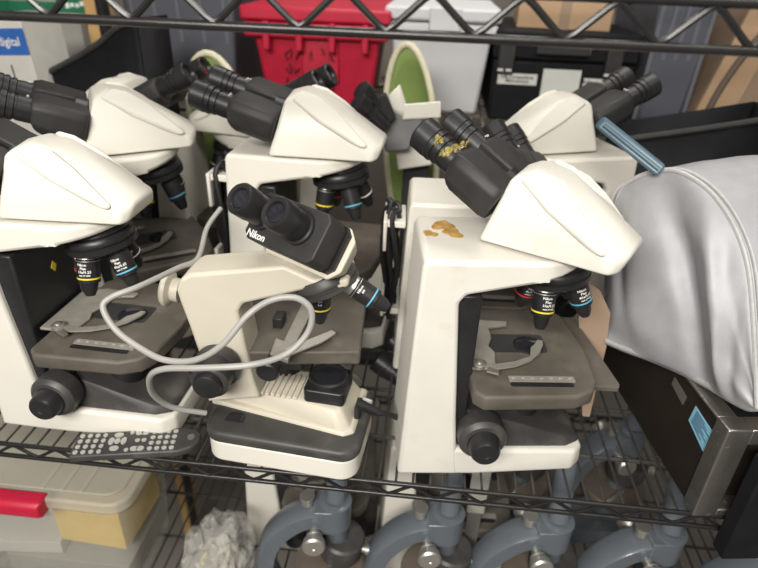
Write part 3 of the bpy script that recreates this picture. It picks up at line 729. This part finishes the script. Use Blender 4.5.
# cardboard box on the case
a, b = at(515, 30, .90), at(606, 34, .90)
cb = thing('cardboard_box', 'small cardboard box lying on top of the black equipment case', 'box', ((a.x + b.x) / 2, .88, BZ + h + .038), R(-4))
w = (b.x - a.x) / 2
MB().box((-w, 0, 0), (w, .22, .16)).out('carton', CARD, cb, bevel=.002)
MB().box((-.01, -.0015, 0), (.012, .0, .16)).out('tape_strip', CARDD, cb)
MB().box((-w, -.004, .10), (w, -.0008, .16)).out('flap', CARDD, cb)
# slate totes
def slate(label, x0, x1, yb, top, rot=0, d=.84):
    a, b = at(x0, 50, d), at(x1, 50, d)
    o = thing('storage_tote', label, 'tote', ((a.x + b.x) / 2, d, BZ + .003), rot)
    w = (b.x - a.x) / 2
    tapered(o, -w, w, 0, .36, 0, top, .02, SLT)
    MB().box((-w - .012, -.014, top), (w + .012, .37, top + .03)).out('lid', SLT, o, bevel=.006)
    for i in range(5):
        x = -w * .8 + i * w * .4; MB().hull([(x - .004, .022, .02), (x + .004, .022, .02), (x - .004, -.004, top - .01), (x + .004, -.004, top - .01), (x - .004, .03, .02), (x + .004, .01, top - .01)]).out('rib', SLTL, o)
    return o
slate('dark slate plastic tote at the back left, beside the red tote', 126, 238, 0, .30, d=.86)
slate('slate grey plastic tote at the back right, between black case and cardboard box', 648, 712, 0, .36, 0, .80)
# large cardboard box at the right
a = at(684, 128, .80)
lc = thing('cardboard_box', 'large tilted cardboard box at the right end with a dark curved strap', 'box', (a.x, .80, BZ + .003), R(-4))
MB().prism([(0, 0, 0), (.50, 0, 0), (.62, 0, .46), (.105, 0, .46)], (0, 0, 0), (0, .30, 0)).out('carton', CARDD, lc, bevel=.003)
MB().prism([(0, 0, 0), (.075, 0, 0), (.180, 0, .46), (.105, 0, .46)], (0, -.006, 0), (0, -.0005, 0)).out('flap', CARD, lc, bevel=.001)
MB().tube(spline([(.028, -.008, .0), (.045, -.010, .10), (.085, -.010, .20), (.15, -.010, .30), (.2, -.01, .36)], 6), .0075, 8).out('strap', mat('brown_strap', (.12, .09, .07), .7), lc)
# timber upright and black upright
a = at(101, 20, .80)
tag(MB().box((a.x - .022, .78, -1.3), (a.x + .022, .82, 1.2)).out('timber_upright', WOOD), 'pale pine upright standing behind the black crate at the left', 'timber')

# cartons at the back left
def carton(label, px, d, sx_, sy_, sz_, rz, m, ry=0):
    p = at(px[0], px[1], d)
    if sz_ is None: sz_ = p.z - (BZ + .004 if d > .75 else .003)
    o = thing('carton', label, 'box', tuple(p), rz)
    o.rotation_euler = (0, ry, rz)
    MB().box((0, 0, -sz_), (sx_, sy_, 0)).out('box_body', m, o, bevel=.001)
    return o
c = carton('white carton with a blue band and white lettering at the left edge', (-24, 22), .58, .105, .10, None, R(-10), BXW, R(-4))
MB().box((-.001, -.0012, -.060), (.106, .0, -.012)).out('blue_band', BXB, c)
text('digital', .022, 'marking', WHT, c, (.066, -.0018, -.036), (1, 0, .0), (0, 0, 1), bold=.0003)
MB().box((.052, -.0014, -.120), (.0545, .0, -.078)).out('hand_slot', BLK, c)
carton('plain grey carton behind the black crate between two printed cartons', (14, 12), .86, .155, .05, None, R(3), BXG)
c = carton('white carton with faded pink print and a green top band behind the black crate', (54, -6), .90, .100, .08, None, R(4), BXW, R(-6))
MB().box((-.001, -.0012, -.052), (.101, 0, .0012)).out('green_band', BXGR, c)
for i in range(5): MB().box((.020 + i * .012, -.0018, -.032 + .002 * (i % 2)), (.029 + i * .012, -.0010, -.020 - .002 * (i % 3))).out('printed_stroke', WHT, c)
for i in range(6): MB().box((.014 + i * .011, -.0018, -.086 + .0015 * i), (.023 + i * .011, -.0010, -.070 + .0018 * i - .003 * (i % 2))).out('printed_stroke', PNK, c)
c = carton('wide grey carton with a dark green base stacked above the left cartons', (-30, -22), .93, .24, .12, .07, R(1), BXG)
MB().box((-.001, -.0015, -.071), (.221, 0, -.045)).out('green_band', BXGR, c)
c = carton('small white and green carton lying low behind the black crate', (28, 60), .64, .06, .05, None, R(10), BXW, R(-4))
MB().box((-.001, -.0012, -.014), (.061, .0, .0012)).out('green_band', mat('leaf_green_print', (.12, .42, .12), .6), c)

# ------------------------------------------------------------------ lower shelf
# clip-lid bin
bx1 = -.466
bn = thing('storage_bin', 'clear plastic storage bin with frosted lid and red latch on the lower shelf', 'bin', (-.70, .15, LZ), R(0))
lb = lambda x, y, z: (x + .70, y - .15, z - LZ)
bt = -.195
O1 = rrect(-.95 + .70, .062 - .15, bx1 + .70, .26 - .15, .035, 5)
MB().pz(O1, bt - .026 - LZ, bt - LZ).out('lid', CLRL, bn, bevel=.005, seg=3)
MB().pz([(x * .93 - .0, y * .80) for x, y in O1], bt - LZ, bt - LZ + .004).out('lid_panel', CLRL, bn, bevel=.002)
for x in (-.62, -.585, -.55): MB().box((x + .7 - .003, -.070, bt - LZ), (x + .7 + .003, .08, bt - LZ + .006)).out('lid_rib', CLRL, bn, bevel=.001)
k = MB(); n_ = len(O1); sc = lambda f, z: [(x * f, y * f, z) for x, y in O1]
k.grid([sc(.955, bt - .026 - LZ) + [sc(.955, bt - .026 - LZ)[0]], sc(.92, .10) + [sc(.92, .10)[0]], sc(.89, .0) + [sc(.89, .0)[0]], sc(.01, .0) + [sc(.01, 0)[0]]])
k.out('tub', CLR, bn, solid=.002, ang=60)
MB().hull([lb(x, y, z) for x in (-.76, -.606) for y in (.050, .074) for z in (bt - .030, bt + .003)] + [lb(x, .042, z) for x in (-.76, -.610) for z in (bt - .026, bt - .004)]).out('red_latch', REDP, bn, bevel=.003)
def paper(label, x, y, z, w_, d_, h_, rz, m, nm='paper_stack', cat='papers'):
    return tag(MB(M.Translation((x, y, z)) @ M.Rotation(rz, 4, 'Z')).box((-w_ / 2, -d_ / 2, 0), (w_ / 2, d_ / 2, h_)).out(nm, m, bevel=.001), label, cat)
paper('yellow paper pad inside the clear bin near its right end', -.560, .155, LZ + .098, .13, .13, .115, R(-3), YPP)
paper('stack of off white paper lying in the clear bin', -.715, .16, LZ + .058, .15, .15, .03, R(5), BXW)
paper('grey cardboard tray under the papers in the clear bin', -.62, .16, LZ + .006, .24, .16, .05, 0, BXG)

# plastic bag
k = MB(); bmesh.ops.create_icosphere(k.b, subdivisions=5, radius=1)
for v in k.b.verts:
    p = v.co.copy(); f = 1.04 + .22 * noise.noise(p * 1.8) - .20 * abs(noise.noise(p * 3)) - .07 * abs(noise.noise(p * 7 + V((3, 3, 3)))) + .012 * noise.noise(p * 16)
    p = V((p.x * .062, p.y * .07, max(-.95, p.z) * .105)) * f
    if v.co.z < -.8: p.z = -.1
    v.co = p
pb = k.out('plastic_bag', BAG, None, ang=25)
p = atz(212, 552, -.27); pb.location = (p.x, p.y + .03, LZ + .112)
tag(pb, 'crumpled clear plastic bag of odds and ends beside the clear bin', 'bag')
k = MB(); bmesh.ops.create_icosphere(k.b, subdivisions=4, radius=1)
for v in k.b.verts:
    p = v.co.copy(); v.co = V((p.x * .045, p.y * .045, max(-.9, p.z) * .08)) * (1 + .3 * noise.noise(p * 4))
bi = k.out('crumpled_wrap', mat('wrapped_parts', (.34, .32, .27), .5, var=.4, vs=40, stain=((.6, .45, .15), .6, .66, 30)), None, ang=30); bi.location = (pb.location.x, pb.location.y, LZ + .075)
tag(bi, 'grey and yellow wrapped parts inside the clear plastic bag', 'wrapping')

# old blue grey microscopes with curved arms
def old_scope(label, x, y, rz, z=LZ):
    o = thing('vintage_microscope', label, 'microscope', (x, y, z), rz, 1.04, 'old blue grey microscopes on the lower shelf')
    # curved arm in the XZ plane, nose block at +x
    def band(P, wy, th, name, m):
        k = MB(); rows = []
        for i, (px_, pz_) in enumerate(P):
            a_ = P[max(0, i - 1)]; b_ = P[min(len(P) - 1, i + 1)]
            d = V((b_[0] - a_[0], 0, b_[1] - a_[1])).normalized(); nrm = V((-d.z, 0, d.x))
            c_ = V((px_, 0, pz_)); t = th(i / (len(P) - 1)); wv = wy(i / (len(P) - 1))
            rows.append([c_ + nrm * t + V((0, -wv * .72, 0)), c_ + nrm * t * .7 + V((0, -wv, 0)), c_ - nrm * t + V((0, -wv, 0)), c_ - nrm * t + V((0, wv, 0)), c_ + nrm * t * .7 + V((0, wv, 0)), c_ + nrm * t + V((0, wv * .72, 0))])
        vs = [p for r_ in rows for p in r_]; n6 = 6; fs = []
        for i in range(len(rows) - 1):
            for j in range(n6): fs.append((i * n6 + j, i * n6 + (j + 1) % n6, (i + 1) * n6 + (j + 1) % n6, (i + 1) * n6 + j))
        fs += [tuple(range(n6))[::-1], tuple((len(rows) - 1) * n6 + j for j in range(n6))]
        return k.add(vs, fs).out(name, m, o, ang=50)
    path = [(p.x, p.z) for p in spline([(-.060, 0, .03), (-.075, 0, .09), (-.070, 0, .145), (-.052, 0, .188), (-.018, 0, .222), (.016, 0, .236), (.040, 0, .240)], 6)]
    band(path, lambda t: .020 + .004 * t, lambda t: .0145, 'arm', BLUG)
    MB().hull([(.010, y_, z_) for y_ in (-.024, .024) for z_ in (.205, .255)] + [(.045 + .026 * math.cos(q), .026 * math.sin(q), z_) for q in [R(a) for a in range(-90, 91, 15)] for z_ in (.205, .256)]).out('nose_block', BLUG, o, bevel=.002)
    MB().lathe((.046, 0, .254), (0.0, 0, 1), [(0, .026), (.004, .026), (.006, .021)], 28).out('collar', BLUG, o)
    MB().cyl((.046, 0, .10), (.046, 0, .262), .019, n=24).out('body_tube', BLUG, o)
    MB().lathe((.046, 0, .26), (.05, .3, 1), [(0, .0165), (.12, .0165), (.122, .018), (.135, .018)], 24).out('eye_tube', BLUG, o)
    MB().lathe((.052, .0, .130), (.15, 0, 1), [(0, .034), (.012, .038), (.040, .038), (.044, .034)], 30).out('nosepiece', GRYB, o)
    MB().lathe((.085, -.012, .155), (1, -.35, .1), [(0, .006), (.012, .006), (.013, .009), (.020, .009)], 16).out('clamp_screw', SIL, o)
    kn = MB().lathe((.012, -.020, .212), (0, -1, .05), [(0, .008), (.012, .008), (.013, .013), (.016, .013), (.018, .010), (.021, .010), (.023, .017), (.034, .0185), (.037, .016), (.037, .004), (.036, .003)], 28).out('focus_knob', SIL, o)
    MB().lathe((.012, .020, .212), (0, 1, .05), [(0, .008), (.012, .008), (.023, .017), (.034, .0185), (.037, .016)], 28).out('focus_knob', SIL, o)
    MB().lathe((.0, .0, .252), (0, 0, 1), [(0, .010), (.012, .010), (.013, .012), (.018, .012)], 20).out('thumb_screw', SIL, o)
    st = MB().lathe((.038, 0, .100), (0, 0, 1), [(0, .062), (.010, .062), (.012, .060)], 36).out('stage', BRN, o)
    MB().tube(spline([(.0, -.045, .115), (.015, -.040, .119), (.03, -.030, .117), (.045, -.024, .114)], 5), .0035, 8).out('stage_clip', SIL, o)
    MB().cyl((.038, 0, .03), (.038, 0, .10), .02).out('mirror_post', BLUG, o)
    MB().hull([(x_, y_, z_) for x_, y_, z_ in ((-.09, -.04, 0), (-.09, .04, 0), (.10, -.065, 0), (.10, .065, 0), (-.08, -.03, .03), (-.08, .03, .03), (.09, -.055, .018), (.09, .055, .018))]).out('foot', BLUG, o, bevel=.004)
    return o
names = ['blue grey curved arm microscope directly below the small beige microscope', 'blue grey curved arm microscope below the left edge of the stained microscope',
         'blue grey curved arm microscope below the black knob of the stained microscope', 'blue grey curved arm microscope below the corner of the steel appliance', 'blue grey microscope at the bottom right corner of the photo']
for nm, (px_, py_) in zip(names, ((334, 508), (447, 520), (556, 528), (668, 539), (786, 560))):
    p = atz(px_, py_, LZ + .256); old_scope(nm, p.x - .045, p.y, R(8))

microscope('ivory microscope on the lower shelf seen under the left of the small beige microscope', (-.30, .26, LZ), R(0), 1.0, R(-20), (.15, 0), group='upright ivory microscopes', detail=False)
microscope('ivory microscope on the lower shelf seen under the left edge of the stained microscope', (-.035, .24, LZ), R(4), 1.0, R(-20), (.15, 0), group='upright ivory microscopes', detail=False)
old_scope('blue grey curved arm microscope in the second row of the lower shelf, left of two', .20, .33, R(20))
old_scope('blue grey curved arm microscope in the second row of the lower shelf, right of two', .40, .34, R(15))
bk = thing('metal_bracket', 'pale grey upright metal bracket on the lower shelf under the black focus knob', 'bracket', (.128, .150, LZ))
MB().hull([(x, y, z) for x in (-.012, .012) for y in (0, .004) for z in (.02, .36)]).out('upright', SIL, bk, bevel=.001)
MB().hull([(x, y, z) for x in (-.016, .016) for y in (-.004, .0) for z in (.22, .345)]).out('face_plate', BXG, bk, bevel=.002)
MB().box((-.03, -.03, 0), (.03, .03, .02)).out('foot', BXG, bk, bevel=.002)
# cardboard scraps beside the stained microscope
SC = [at(588, 282, .21), at(600, 290, .21), at(610, 312, .20), at(606, 345, .19)]
SC += [V((SC[3].x - .004, SC[3].y - .02, .004)), V((SC[3].x - .015, SC[3].y - .02, .004)), V((SC[0].x - .002, SC[0].y, .16))]
tag(MB().prism(SC, (0, -.003, 0), (0, .003, 0)).out('cardboard_scrap', CARDD), 'torn brown cardboard strip standing between the microscope stage and silver cover', 'cardboard')
# tape residue stuck on the near prism housing and eyepieces of the stained microscope
bpy.context.view_layer.update()
inv = mc.matrix_world.inverted(); dg = bpy.context.evaluated_depsgraph_get(); rr = random.Random(11)
for spots in ([(440 + 30 * t / 40 + rr.uniform(-2, 2), 154.5 - 12 * t / 40 + rr.uniform(-3, 2.5)) for t in range(40)], [(438 + rr.uniform(-2.5, 4), 139 + rr.uniform(-3.5, 4.5)) for t in range(12)]):
    k = MB()
    for px_, py_ in spots:
        hit, loc_, nor, _, ob, _ = S.ray_cast(dg, CAM, ray(px_, py_).normalized())
        if not hit or ob.parent is not mc and (ob.parent is None or ob.parent.parent is not mc): continue
        q = inv @ loc_; nl = (inv.to_3x3() @ nor).normalized(); rd = rr.uniform(.0015, .0032)
        k.lathe(q - nl * .0005, nl, [(0, rd), (.0009, rd * .9), (.0013, rd * .4)], 9)
    k.out('tape_residue', TAPE, mc, ang=60)
